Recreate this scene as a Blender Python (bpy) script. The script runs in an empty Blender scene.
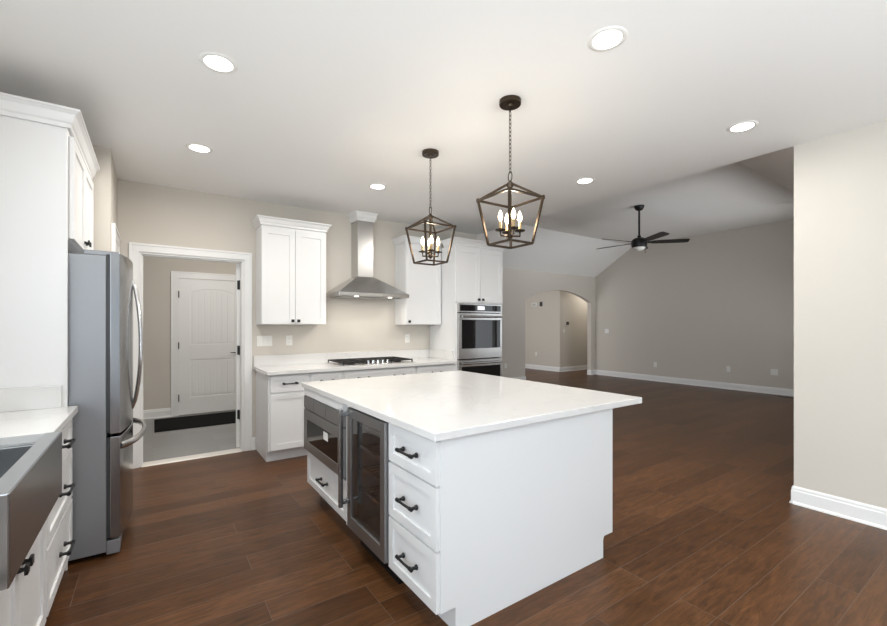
import bpy, math, random
from mathutils import Vector
random.seed(7)
S = bpy.context.scene
COL = S.collection
PI = math.pi

# ------------------------------------------------------------------ camera
cam_d = bpy.data.cameras.new('camera')
cam = bpy.data.objects.new('camera', cam_d); COL.objects.link(cam)
cam.location = (0, 0, 1.366)
cam.rotation_euler = (PI/2, 0, -math.radians(34.583))
cam_d.sensor_width = 36.0
cam_d.lens = 422.0/887*36
cam_d.shift_y = 12.2/887
cam_d.clip_start = 0.05
S.camera = cam

# ------------------------------------------------------------------ world, exposure, window daylight and added fill lights
W = bpy.data.worlds.new('daylight'); S.world = W; W.use_nodes = True
wb = W.node_tree.nodes['Background']
wb.inputs[0].default_value = (0.80, 0.90, 1.0, 1); wb.inputs[1].default_value = 0.85
S.view_settings.view_transform = 'Standard'
S.view_settings.look = 'None'
S.view_settings.gamma = 1.0
S.view_settings.use_curve_mapping = False
S.view_settings.exposure = 0.0

def area(name, loc, rot, sx, sy, power, col, spread=180):
    d = bpy.data.lights.new(name, 'AREA'); d.shape = 'RECTANGLE'; d.size = sx; d.size_y = sy
    d.energy = power; d.color = col; d.spread = math.radians(spread)
    o = bpy.data.objects.new(name, d); COL.objects.link(o); o.location = loc; o.rotation_euler = rot
    return o
DAY = (0.90, 0.95, 1.0)
area('daylight_patio', (1.4, -3.22, 1.25), (PI/2, 0, 0), 4.2, 2.3, 1, (0.76, 0.88, 1.0))                  # sky light, faces +Y
area('fill_kitchen_ceiling', (1.4, -4.0, 0.35), (PI/2+math.radians(50), 0, 0), 4.2, 1.3, 92, (0.95, 0.98, 1.0), 85)   # added fill, tilted up from outside to brighten the kitchen ceiling
area('fill_sink_side', (-1.25, 1.95, 1.62), (0, -PI/2, 0), 1.05, 1.6, 12, (0.88, 0.95, 1.0))          # added fill at an unseen opening over the sink, faces +X
area('fill_left_side', (-1.25, -0.85, 1.45), (0, -PI/2, 0), 1.7, 2.0, 150, (0.80, 0.91, 1.0))     # added fill to brighten the island drawer fronts, faces +X
area('daylight_living', (7.6, 0.85, 1.4), (PI/2-math.radians(4), 0, 0), 3.6, 1.7, 29, (0.95, 0.98, 1.0), 105)      # faces +Y
area('fill_living_vault', (7.6, -1.2, 0.08), (PI/2+math.radians(24), 0, 0), 4.5, 1.2, 70, (0.95, 0.98, 1.0), 80)   # added fill, tilted up to brighten the living room vault
area('daylight_hall', (5.6, 8.5, 1.5), (0, -PI/2, 0), 1.8, 1.6, 52, (0.97, 0.98, 1.0))        # faces +X
area('hall_fill', (11.0, 7.8, 2.70), (0, 0, 0), 0.3, 0.3, 10, (1.0, 0.95, 0.86))  # added fill for the shaded hall wall, no fixture modelled
area('mudroom_fill', (0.75, 5.75, 2.56), (math.radians(32), 0, 0), 0.4, 0.4, 30, (1.0, 0.965, 0.92))  # added fill tilted at the entry door, no fixture modelled

# ------------------------------------------------------------------ materials
def mat(name, col, rough=0.5, metal=0.0, noise=None, bump=0.0, bscale=60, spec=0.5, coat=0.0, var=0.0, stretch=None):
    m = bpy.data.materials.new(name); m.use_nodes = True
    nt = m.node_tree; b = nt.nodes['Principled BSDF']
    b.inputs['Base Color'].default_value = (*col, 1); b.inputs['Roughness'].default_value = rough
    b.inputs['Metallic'].default_value = metal; b.inputs['Specular IOR Level'].default_value = spec
    b.inputs['Coat Weight'].default_value = coat
    tc = nt.nodes.new('ShaderNodeTexCoord'); mp = nt.nodes.new('ShaderNodeMapping')
    nt.links.new(tc.outputs['Object'], mp.inputs['Vector'])
    if stretch: mp.inputs['Scale'].default_value = stretch
    n = nt.nodes.new('ShaderNodeTexNoise'); n.inputs['Scale'].default_value = bscale; n.inputs['Detail'].default_value = 4
    nt.links.new(mp.outputs[0], n.inputs['Vector'])
    if var:
        r = nt.nodes.new('ShaderNodeMix'); r.data_type = 'RGBA'
        r.inputs[6].default_value = (*[c*(1-var) for c in col], 1); r.inputs[7].default_value = (*[min(1, c*(1+var)) for c in col], 1)
        nt.links.new(n.outputs['Fac'], r.inputs[0]); nt.links.new(r.outputs[2], b.inputs['Base Color'])
    if bump:
        bp = nt.nodes.new('ShaderNodeBump'); bp.inputs['Strength'].default_value = bump; bp.inputs['Distance'].default_value = 0.001
        nt.links.new(n.outputs['Fac'], bp.inputs['Height']); nt.links.new(bp.outputs[0], b.inputs['Normal'])
    return m

def emit(name, col, strength):
    m = bpy.data.materials.new(name); m.use_nodes = True
    b = m.node_tree.nodes['Principled BSDF']
    b.inputs['Base Color'].default_value = (*col, 1)
    b.inputs['Emission Color'].default_value = (*col, 1); b.inputs['Emission Strength'].default_value = strength
    return m

M = {}
M['wall'] = mat('greige_wall_paint', (0.64, 0.598, 0.538), 0.75, bump=0.15, bscale=180, var=0.02)
M['ceil'] = mat('white_ceiling_paint', (0.90, 0.895, 0.88), 0.85, bump=0.12, bscale=150, var=0.01)
M['trim'] = mat('white_trim_paint', (0.86, 0.86, 0.85), 0.35, bump=0.04, bscale=40)
M['cab'] = mat('white_cabinet_lacquer', (0.80, 0.80, 0.80), 0.34, bump=0.03, bscale=30)
M['door'] = mat('white_door_paint', (0.88, 0.88, 0.87), 0.4, bump=0.05, bscale=60)
M['steel'] = mat('brushed_stainless_steel', (0.42, 0.43, 0.44), 0.27, 1.0, bump=0.08, bscale=30, var=0.05, stretch=(1, 1, 40))
M['steel_h'] = mat('stainless_steel_brushed_across', (0.56, 0.55, 0.54), 0.25, 1.0, bump=0.08, bscale=24, var=0.05, stretch=(1, 1, 60))
M['fridge_side'] = mat('grey_painted_steel', (0.33, 0.34, 0.36), 0.42, 0.5, bump=0.1, bscale=300, var=0.04)
M['fridge'] = mat('polished_refrigerator_steel', (0.36, 0.365, 0.375), 0.17, 1.0, bump=0.05, bscale=30, var=0.05, stretch=(1, 1, 40))
M['dark_steel'] = mat('dark_stainless_steel', (0.36, 0.36, 0.365), 0.36, 0.9, bump=0.06, bscale=24, var=0.05, stretch=(1, 1, 50))
M['black'] = mat('black_metal', (0.012, 0.012, 0.013), 0.38, 0.3, bump=0.05, bscale=120)
M['plastic'] = mat('dark_grey_plastic', (0.05, 0.05, 0.055), 0.45, bump=0.05, bscale=90)
M['liner'] = mat('grey_cooler_liner', (0.16, 0.16, 0.165), 0.4, bump=0.05, bscale=90)
M['bronze'] = mat('oil_rubbed_bronze', (0.055, 0.038, 0.024), 0.36, 0.75, bump=0.12, bscale=50, var=0.25)
M['iron'] = mat('black_cast_iron', (0.02, 0.02, 0.02), 0.55, 0.4, bump=0.3, bscale=200)
M['black_glass'] = mat('black_glass', (0.006, 0.006, 0.007), 0.03, spec=0.5)
M['white_plastic'] = mat('white_plastic', (0.86, 0.85, 0.82), 0.35)
M['grey_plastic'] = mat('pale_grey_plastic', (0.55, 0.54, 0.52), 0.4)
M['chrome'] = mat('polished_steel', (0.78, 0.78, 0.78), 0.12, 1.0)
M['mat'] = mat('black_rubber_mat', (0.009, 0.009, 0.009), 0.95, spec=0.15, bump=0.6, bscale=160)
M['frost'] = mat('frosted_lamp_glass', (0.85, 0.84, 0.80), 0.35)
M['candle'] = mat('brass_candle_sleeve', (0.38, 0.26, 0.12), 0.5)
M['led'] = emit('lit_led_lens', (1.0, 0.95, 0.87), 9.0)
M['led_soft'] = emit('lit_hood_lamp', (1.0, 0.95, 0.87), 4.0)
M['bulb'] = emit('lit_flame_bulb', (1.0, 0.82, 0.55), 9.0)
M['dim'] = emit('oven_display', (0.9, 0.95, 1.0), 0.5)

def quartz():
    m = bpy.data.materials.new('white_quartz'); m.use_nodes = True
    nt = m.node_tree; b = nt.nodes['Principled BSDF']; b.inputs['Roughness'].default_value = 0.13
    tc = nt.nodes.new('ShaderNodeTexCoord'); n = nt.nodes.new('ShaderNodeTexNoise')
    n.inputs['Scale'].default_value = 1.7; n.inputs['Detail'].default_value = 6; n.inputs['Distortion'].default_value = 1.2
    nt.links.new(tc.outputs['Object'], n.inputs['Vector'])
    r = nt.nodes.new('ShaderNodeValToRGB'); e = r.color_ramp.elements
    e[0].position = 0.0; e[0].color = (0.75, 0.74, 0.725, 1); e[1].position = 1.0; e[1].color = (0.76, 0.75, 0.735, 1)
    k = r.color_ramp.elements.new(0.495); k.color = (0.74, 0.73, 0.715, 1)
    k = r.color_ramp.elements.new(0.505); k.color = (0.70, 0.69, 0.68, 1)
    k = r.color_ramp.elements.new(0.515); k.color = (0.75, 0.74, 0.725, 1)
    nt.links.new(n.outputs['Fac'], r.inputs[0]); nt.links.new(r.outputs[0], b.inputs['Base Color'])
    return m
M['quartz'] = quartz()

def planks():
    m = bpy.data.materials.new('dark_hardwood_planks'); m.use_nodes = True
    nt = m.node_tree; L = nt.links; N = nt.nodes.new; b = nt.nodes['Principled BSDF']; b.inputs['Specular IOR Level'].default_value = 0.25
    tc = N('ShaderNodeTexCoord'); mp = N('ShaderNodeMapping'); mp.inputs['Location'].default_value = (0.33, -0.0705, 0)
    L.new(tc.outputs['Object'], mp.inputs['Vector'])
    br = N('ShaderNodeTexBrick'); br.offset = 0.37; br.offset_frequency = 3; br.squash = 1.0
    br.inputs['Scale'].default_value = 1.0; br.inputs['Brick Width'].default_value = 1.25; br.inputs['Row Height'].default_value = 0.1655
    br.inputs['Mortar Size'].default_value = 0.0016; br.inputs['Mortar Smooth'].default_value = 0.3; br.inputs['Bias'].default_value = 0.0
    br.inputs['Color1'].default_value = (0, 0, 0, 1); br.inputs['Color2'].default_value = (1, 1, 1, 1); br.inputs['Mortar'].default_value = (0.5, 0.5, 0.5, 1)
    L.new(mp.outputs[0], br.inputs['Vector'])
    ramp = N('ShaderNodeValToRGB'); e = ramp.color_ramp.elements
    e[0].color = (0.076, 0.031, 0.0105, 1); e[1].color = (0.136, 0.060, 0.0235, 1)
    L.new(br.outputs['Color'], ramp.inputs[0])
    # grain: noise stretched along the boards, shifted per board
    add = N('ShaderNodeVectorMath'); add.operation = 'MULTIPLY_ADD'
    L.new(br.outputs['Color'], add.inputs[0]); add.inputs[1].default_value = (7.3, 5.1, 3.0); L.new(mp.outputs[0], add.inputs[2])
    mg = N('ShaderNodeMapping'); mg.inputs['Scale'].default_value = (3.0, 22.0, 1.0); L.new(add.outputs[0], mg.inputs['Vector'])
    g = N('ShaderNodeTexNoise'); g.inputs['Scale'].default_value = 1.9; g.inputs['Detail'].default_value = 9; g.inputs['Roughness'].default_value = 0.62; g.inputs['Distortion'].default_value = 0.8
    L.new(mg.outputs[0], g.inputs['Vector'])
    gr = N('ShaderNodeValToRGB'); gr.color_ramp.elements[0].position = 0.30; gr.color_ramp.elements[0].color = (0.50, 0.49, 0.48, 1)
    gr.color_ramp.elements[1].position = 0.72; gr.color_ramp.elements[1].color = (1.42, 1.38, 1.34, 1)
    L.new(g.outputs['Fac'], gr.inputs[0])
    mul = N('ShaderNodeMix'); mul.data_type = 'RGBA'; mul.blend_type = 'MULTIPLY'; mul.inputs[0].default_value = 1.0
    L.new(ramp.outputs[0], mul.inputs[6]); L.new(gr.outputs[0], mul.inputs[7])
    gap = N('ShaderNodeMix'); gap.data_type = 'RGBA'; gap.inputs[7].default_value = (0.13, 0.085, 0.06, 1)
    L.new(br.outputs['Fac'], gap.inputs[0]); L.new(mul.outputs[2], gap.inputs[6]); L.new(gap.outputs[2], b.inputs['Base Color'])
    rr = N('ShaderNodeMapRange'); rr.inputs['To Min'].default_value = 0.26; rr.inputs['To Max'].default_value = 0.44
    L.new(g.outputs['Fac'], rr.inputs['Value']); L.new(rr.outputs[0], b.inputs['Roughness'])
    ws = N('ShaderNodeMapping'); ws.inputs['Scale'].default_value = (4, 14, 1); L.new(add.outputs[0], ws.inputs['Vector'])
    wn = N('ShaderNodeTexNoise'); wn.inputs['Scale'].default_value = 1.2; wn.inputs['Detail'].default_value = 2; L.new(ws.outputs[0], wn.inputs['Vector'])
    sb = N('ShaderNodeMath'); sb.operation = 'SUBTRACT'; L.new(wn.outputs['Fac'], sb.inputs[0]); L.new(br.outputs['Fac'], sb.inputs[1])
    bp = N('ShaderNodeBump'); bp.inputs['Strength'].default_value = 0.35; bp.inputs['Distance'].default_value = 0.0025
    L.new(sb.outputs[0], bp.inputs['Height']); L.new(bp.outputs[0], b.inputs['Normal'])
    return m
M['floor'] = planks()

def tiles():
    m = bpy.data.materials.new('grey_floor_tile'); m.use_nodes = True
    nt = m.node_tree; b = nt.nodes['Principled BSDF']; b.inputs['Roughness'].default_value = 0.35
    tc = nt.nodes.new('ShaderNodeTexCoord'); br = nt.nodes.new('ShaderNodeTexBrick')
    br.inputs['Scale'].default_value = 1.0; br.inputs['Brick Width'].default_value = 0.6; br.inputs['Row Height'].default_value = 0.3
    br.inputs['Mortar Size'].default_value = 0.003; br.inputs['Color1'].default_value = (0.27, 0.265, 0.26, 1); br.inputs['Color2'].default_value = (0.31, 0.305, 0.30, 1)
    br.inputs['Mortar'].default_value = (0.24, 0.235, 0.23, 1)
    nt.links.new(tc.outputs['Object'], br.inputs['Vector']); nt.links.new(br.outputs['Color'], b.inputs['Base Color'])
    return m
M['tile'] = tiles()

def tinted():
    m = bpy.data.materials.new('smoked_cooler_glass'); m.use_nodes = True
    b = m.node_tree.nodes['Principled BSDF']
    b.inputs['Base Color'].default_value = (0.72, 0.72, 0.73, 1); b.inputs['Roughness'].default_value = 0.02
    b.inputs['Transmission Weight'].default_value = 1.0; b.inputs['IOR'].default_value = 1.45
    return m
M['tinted'] = tinted()

# ------------------------------------------------------------------ mesh helpers (all coordinates are world metres)
class MB:
    def __init__(s): s.v = []; s.f = []; s.sm = []
    def add(s, vs, fs, smooth=False):
        n = len(s.v); s.v += [Vector(p) for p in vs]; s.f += [[i+n for i in f] for f in fs]; s.sm += [smooth]*len(fs)
    def box(s, x0, x1, y0, y1, z0, z1):
        x0, x1 = min(x0, x1), max(x0, x1); y0, y1 = min(y0, y1), max(y0, y1); z0, z1 = min(z0, z1), max(z0, z1)
        s.add([(x0,y0,z0),(x1,y0,z0),(x1,y1,z0),(x0,y1,z0),(x0,y0,z1),(x1,y0,z1),(x1,y1,z1),(x0,y1,z1)],
              [(0,3,2,1),(4,5,6,7),(0,1,5,4),(1,2,6,5),(2,3,7,6),(3,0,4,7)]); return s
    def fbox(s, F, u0, u1, d0, d1, z0, z1):
        a = F(u0, d0, z0); b = F(u1, d1, z1); return s.box(a[0], b[0], a[1], b[1], a[2], b[2])
    def loft(s, rings, smooth=True, caps=True, closed=False):
        n = len(rings[0]); k = len(rings); vs = [p for r in rings for p in r]; fs = []
        for i in range(k if closed else k-1):
            j = (i+1) % k
            for a in range(n):
                b = (a+1) % n; fs.append((i*n+a, i*n+b, j*n+b, j*n+a))
        s.add(vs, fs, smooth)
        if caps and not closed:
            s.add(rings[0], [tuple(range(n))[::-1]]); s.add(rings[-1], [tuple(range(n))])
        return s
    def lathe(s, c, prof, n=24, axis='z', smooth=True, caps=True):
        def P(r, h, a):
            u, w = r*math.cos(a), r*math.sin(a)
            return {'z': (c[0]+u, c[1]+w, c[2]+h), 'x': (c[0]+h, c[1]+u, c[2]+w), 'y': (c[0]+w, c[1]+h, c[2]+u)}[axis]
        return s.loft([[P(max(r, 1e-4), h, 2*PI*i/n) for i in range(n)] for r, h in prof], smooth, caps)
    def prism(s, poly, axis, a, b):      # poly lies in the two other axes, in x,y,z order
        def P(p, h):
            return {'x': (h, p[0], p[1]), 'y': (p[0], h, p[1]), 'z': (p[0], p[1], h)}[axis]
        n = len(poly); vs = [P(p, a) for p in poly]+[P(p, b) for p in poly]
        fs = [tuple(range(n))[::-1], tuple(range(n, 2*n))]+[(i, (i+1) % n, n+(i+1) % n, n+i) for i in range(n)]
        s.add(vs, fs); return s
    def tube(s, pts, r, n=8, closed=False, flat=None, smooth=True):
        pts = [Vector(p) for p in pts]; rings = []; k = len(pts); up = None
        for i, p in enumerate(pts):
            if closed: t = pts[(i+1) % k]-pts[(i-1) % k]
            else: t = pts[min(i+1, k-1)]-pts[max(i-1, 0)]
            t.normalize()
            if up is None:
                up = Vector((0, 0, 1)) if abs(t.z) < 0.9 else Vector((1, 0, 0))
            a = t.cross(up).normalized(); b = a.cross(t).normalized(); up = b
            rr = r[i] if isinstance(r, (list, tuple)) else r
            fb = flat or 1.0
            rings.append([p+a*(rr*math.cos(2*PI*(j+.5)/n))+b*(rr*fb*math.sin(2*PI*(j+.5)/n)) for j in range(n)])
        return s.loft(rings, smooth, True, closed)
    def bar(s, p, q, w, w2=None):        # straight square bar between two points
        return s.tube([p, q], [w*.7071, (w2 or w)*.7071], 4, smooth=False)
    def build(s, name, m, parent=None, bevel=0.0, root=None, base=None):
        me = bpy.data.meshes.new(name); off = Vector((0, 0, 0))
        if parent is not None:
            r = parent
            while r.parent: r = r.parent
            off = r.location
        elif base is not None: off = Vector(base)
        me.from_pydata([tuple(p-off) for p in s.v], [], s.f)
        import bmesh
        bm = bmesh.new(); bm.from_mesh(me)
        for f, k in zip(bm.faces, s.sm): f.smooth = k
        bmesh.ops.recalc_face_normals(bm, faces=bm.faces[:])
        bm.to_mesh(me); bm.free()
        if any(s.sm): me.set_sharp_from_angle(angle=math.radians(40))
        me.materials.append(m)
        o = bpy.data.objects.new(name, me); COL.objects.link(o)
        if parent is not None: o.parent = parent
        elif base is not None: o.location = base
        if bevel:
            b = o.modifiers.new('bevel', 'BEVEL'); b.width = bevel; b.segments = 2; b.limit_method = 'ANGLE'; b.angle_limit = math.radians(40)
        return o

def tag(o, label, cat, group=None):
    o['label'] = label; o['category'] = cat
    if group: o['group'] = group
    return o
def thing(name, label, cat, loc, group=None):
    o = bpy.data.objects.new(name, None); COL.objects.link(o); o.location = loc; o.empty_display_size = 0.1
    return tag(o, label, cat, group)
def struct(o):
    o['kind'] = 'structure'; return o
def copy_tree(o, parent=None):
    c = o.copy(); COL.objects.link(c)
    if parent is not None: c.parent = parent
    for ch in [x for x in bpy.data.objects if x.parent == o]: copy_tree(ch, c)
    return c
def face_y(y): return lambda u, d, z: (u, y-d, z)      # looks towards -Y
def face_px(x): return lambda u, d, z: (x+d, u, z)     # looks towards +X
def face_mx(x): return lambda u, d, z: (x-d, u, z)     # looks towards -X

# ------------------------------------------------------------------ room shell
KX0, KX1, KY0, BY, CH = -1.0, 4.05, -3.0, 5.0, 2.74
AY, LX, LN = 7.26, 10.13, 1.14       # living room: arch wall, far right wall, near wall
T = 0.12
b = MB().box(-1.3, 12.5, -3.2, 5.0, -0.1, 0).box(3.93, 12.5, 5.0, 10.6, -0.1, 0); struct(b.build('floor', M['floor']))
b = MB().box(-2.1, 3.9, 5.0, 7.7, -0.1, -0.004); struct(b.build('floor_mudroom', M['tile']))
b = MB().box(KX0-T, KX1, KY0-T, BY+T, CH, CH+0.12); struct(b.build('ceiling', M['ceil']))
# living room vault: slope, flat, slope
prof = [(AY+T, 2.70-0.07), (AY+T, 3.62), (1.06, 3.62), (1.06, 2.70), (LN, 2.746), (2.25, 3.40), (6.12, 3.40), (AY, 2.70)]
b = MB().prism(prof, 'x', KX1+0.002, LX+T); struct(b.build('ceiling_living', M['ceil']))
b = MB().box(4.17, 12.5, AY+T, 10.6, 2.74, 2.84); struct(b.build('ceiling_hall', M['ceil']))
b = MB().box(-2.1, 3.9, BY+T, 7.7, 2.6, 2.7); struct(b.build('ceiling_mudroom', M['ceil']))

OX0, OX1, OH = -0.106, 0.815, 2.072     # mudroom doorway in the back wall
b = MB().box(-0.27, OX0, BY, BY+T, 0, CH).box(OX1, KX1, BY, BY+T, 0, CH).box(OX0, OX1, BY, BY+T, OH, CH)
struct(b.build('wall_back', M['wall']))
# left wall with unseen window openings added to let fill light in, the stub beside the refrigerator and the short return
wy0, wy1, wz0, wz1 = 1.2, 2.7, 1.08, 2.15
vy0, vy1, vz0, vz1 = -2.0, 0.28, 0.5, 2.35
b = MB().box(KX0-T, KX0, KY0, vy0, 0, CH).box(KX0-T, KX0, vy1, wy0, 0, CH).box(KX0-T, KX0, vy0, vy1, 0, vz0).box(KX0-T, KX0, vy0, vy1, vz1, CH).box(KX0-T, KX0, wy1, 4.17, 0, CH).box(KX0-T, KX0, wy0, wy1, 0, wz0).box(KX0-T, KX0, wy0, wy1, wz1, CH)
struct(b.build('wall_left', M['wall']))
b = MB().box(KX0-T, -0.27, 4.17, 4.29, 0, CH).box(-0.39, -0.27, 4.29, BY+T, 0, CH); struct(b.build('wall_left_return', M['wall']))
b = MB().box(KX1, KX1+T, KY0, 1.05, 0, 2.95); struct(b.build('wall_right', M['wall']))
# near wall of the living room: continues the end of the kitchen's right wall
lwx0, lwx1, lwz0, lwz1 = 6.05, 9.4, 0.65, 2.35
b = MB().box(KX1, lwx0, 1.05, LN, 0, 2.95).box(lwx1, LX+T, 1.05, LN, 0, 2.95).box(lwx0, lwx1, 1.05, LN, 0, lwz0).box(lwx0, lwx1, 1.05, LN, lwz1, 2.95)
struct(b.build('wall_living_near', M['wall']))
b = MB().box(LX, LX+T, LN, AY, 0, 3.6); struct(b.build('wall_living_right', M['wall']))
b = MB().box(KX1-T, KX1-0.001, LN, AY+T, CH+0.121, 3.6).box(KX1-T, KX1-0.001, BY+T, AY+T, 0, CH+0.121); struct(b.build('wall_living_left', M['wall']))
# arch wall
ax0, ax1, asp, aap = 7.40, 9.94, 1.985, 2.27
pts = [(KX1, 0), (ax0, 0), (ax0, asp)]
hw = (ax1-ax0)/2; ri = aap-asp; R = (hw*hw+ri*ri)/(2*ri); cz = aap-R; cx = (ax0+ax1)/2
a0 = math.asin(hw/R)
for i in range(1, 32):
    a = -a0+2*a0*i/32; pts.append((cx+R*math.sin(a), cz+R*math.cos(a)))
pts += [(ax1, asp), (ax1, 0), (LX+T, 0), (LX+T, 2.9), (KX1, 2.9)]
b = MB().prism(pts, 'y', AY, AY+T); struct(b.build('wall_arch', M['wall']))
# hall beyond the arch
HX, HY = 9.80, 8.22
b = MB().box(HX, 12.5, HY, 10.6, 0, 2.8); struct(b.build('wall_hall_corner', M['wall']))
b = MB().box(4.17, HX, 10.5, 10.6, 0, 2.8); struct(b.build('wall_hall_far', M['wall']))
b = MB().box(12.4, 12.5, AY+T, HY, 0, 2.8).box(LX+T, 12.5, AY, AY+T, 0, 2.8); struct(b.build('wall_hall_right', M['wall']))
b = MB().box(4.05, 4.17, AY+T, 10.6, 0, 2.8); struct(b.build('wall_hall_left', M['wall']))
# mudroom
MY = 7.5
b = MB().box(-2.1, 3.9, MY, MY+T, 0, 2.65); struct(b.build('wall_mudroom_far', M['wall']))
b = MB().box(-2.1, -2.0, BY+T, MY, 0, 2.65); struct(b.build('wall_mudroom_left', M['wall']))
b = MB().box(1.75, 1.85, BY+T, MY, 0, 2.65); struct(b.build('wall_mudroom_right', M['wall']))
b = MB().box(-2.1, -0.39, BY, BY+T, 0, 2.65); struct(b.build('wall_mudroom_near', M['wall']))
# wall behind the camera with the wide patio door
px0, px1, pz1 = -0.7, 3.5, 2.4
b = MB().box(KX0-T, px0, KY0-T, KY0, 0, CH).box(px1, KX1+T, KY0-T, KY0, 0, CH).box(px0, px1, KY0-T, KY0, pz1, CH); struct(b.build('wall_front', M['wall']))
def window_frame(name, a0, a1, z0, z1, n, axis, c, rows=0):
    m = MB(); w = 0.06
    def bx(u0, u1, zz0, zz1):
        if axis == 'x': m.box(u0, u1, c-0.05, c+0.05, zz0, zz1)
        else: m.box(c-0.05, c+0.05, u0, u1, zz0, zz1)
    bx(a0, a1, z0, z0+w); bx(a0, a1, z1-w, z1)
    for i in range(n+1):
        u = a0+(a1-a0-w)*i/n; bx(u, u+w, z0+w, z1-w)
    for k in range(rows):
        z = z0+(z1-z0)*(k+1)/(rows+1); bx(a0+w, a1-w, z-0.02, z+0.02)
    return struct(m.build(name, M['trim']))
window_frame('window_1', px0, px1, 0.0, pz1, 4, 'x', KY0-0.06)
window_frame('window_added_sink', wy0, wy1, wz0, wz1, 2, 'y', KX0-0.06, 1)  # unseen frame over the sink, added as a light source
window_frame('window_added_left', vy0, vy1, vz0, vz1, 2, 'y', KX0-0.06, 1)  # unseen frame beside the camera, added for light from the left
window_frame('window_3', lwx0, lwx1, lwz0, lwz1, 5, 'x', 1.11, 1)

# ------------------------------------------------------------------ trim: baseboards and casings
def baseboard(name, runs, h=0.135):
    # runs: (axis, plane, side, from, to); side = +1 if the board stands on the + side of the wall plane
    m = MB()
    for ax, pl, sd, u0, u1 in runs:
        pr = [(0, 0), (0.024, 0), (0.022, 0.012), (0.014, 0.020), (0.014, h-0.035), (0.010, h-0.026), (0.010, h-0.014), (0.005, h), (0, h)]
        if ax == 'x': m.prism([(pl+sd*p, z) for p, z in pr], 'x', u0, u1)
        else: m.prism([(pl+sd*p, z) for p, z in pr], 'y', u0, u1)
    return struct(m.build(name, M['trim']))
baseboard('baseboard_right', [('y', KX1, -1, KY0, LN), ('x', LN, 1, KX1-0.014, 4.2)])
baseboard('baseboard_living_right', [('y', LX, -1, LN, AY)])
baseboard('baseboard_arch', [('x', AY, -1, KX1, ax0), ('x', AY, -1, ax1, LX), ('y', ax0, 1, AY-0.014, AY+T), ('y', ax1, -1, AY-0.014, AY+T)])
baseboard('baseboard_hall', [('y', HX, -1, HY-0.014, 10.5), ('x', HY, -1, HX-0.014, 12.4)])
baseboard('baseboard_mudroom', [('x', MY, -1, -2.0, 0.222), ('x', MY, -1, 1.33, 1.75)])
baseboard('baseboard_left', [('y', -0.27, 1, 4.17, 4.262), ('x', 4.17, -1, -0.95, -0.256)])
baseboard('baseboard_back', [('x', BY, -1, -0.256, -0.187), ('x', BY, -1, 0.896, 0.93)])

def casing(name, x0, x1, h, y, w=0.1, t=0.018, depth=0.0, side=-1, stop=True):
    m = MB()
    y1 = y+side*t; y2 = y+side*(t+0.008)
    m.box(x0-w, x0, y, y1, 0, h-0.0003); m.box(x1, x1+w, y, y1, 0, h-0.0003); m.box(x0-w, x1+w, y, y1, h, h+w)
    ya = y+side*(t-0.0005); e = 0.0006
    m.box(x0-w+e, x0-w+0.02, ya, y2, 0, h+w-e); m.box(x1+w-0.02, x1+w-e, ya, y2, 0, h+w-e); m.box(x0-w+0.02, x1+w-0.02, ya, y2, h+w-0.02, h+w-e)
    if depth:
        m.box(x0, x0+0.018, y, y+depth, 0, h-0.018); m.box(x1-0.018, x1, y, y+depth, 0, h-0.018); m.box(x0, x1, y, y+depth, h-0.018, h)
        m.box(x0+0.018, x0+0.03, y+0.03, y+0.075, 0, h-0.018); m.box(x1-0.026, x1-0.018, y+0.03, y+0.075, 0, h-0.018); m.box(x0+0.03, x1-0.03, y+0.03, y+0.075, h-0.03, h-0.018)
    return struct(m.build(name, M['trim'], bevel=0.002))
casing('trim_1', OX0, OX1, OH, BY, 0.08, depth=T)
b = MB().prism([(4.985, 0), (4.995, 0.012), (BY+T-0.01, 0.012), (BY+T, -0.004), (5.0, -0.004)], 'x', OX0+0.018, OX1-0.018)
struct(b.build('trim_2', mat('pale_marble_threshold', (0.80, 0.76, 0.70), 0.3, var=0.04, bscale=9)))
casing('trim_3', 0.322, 1.232, 2.075, MY, 0.1)
# cased pantry doorway on the short left return, with its closed door
m = MB()
for y0, y1, z0, z1 in ((4.262, 4.352, 0, 2.09), (4.90, 4.985, 0, 2.09), (4.262, 4.985, 2.09, 2.18)):
    m.box(-0.27, -0.252, y0, y1, z0, z1)
m.box(-0.2521, -0.244, 4.2625, 4.282, 0, 2.1795); m.box(-0.2521, -0.244, 4.282, 4.985, 2.16, 2.1795)
struct(m.build('trim_4', M['trim'], bevel=0.002))
d = MB().box(-0.268, -0.258, 4.352, 4.90, 0.01, 2.09); struct(d.build('door_3', M['door']))

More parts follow.
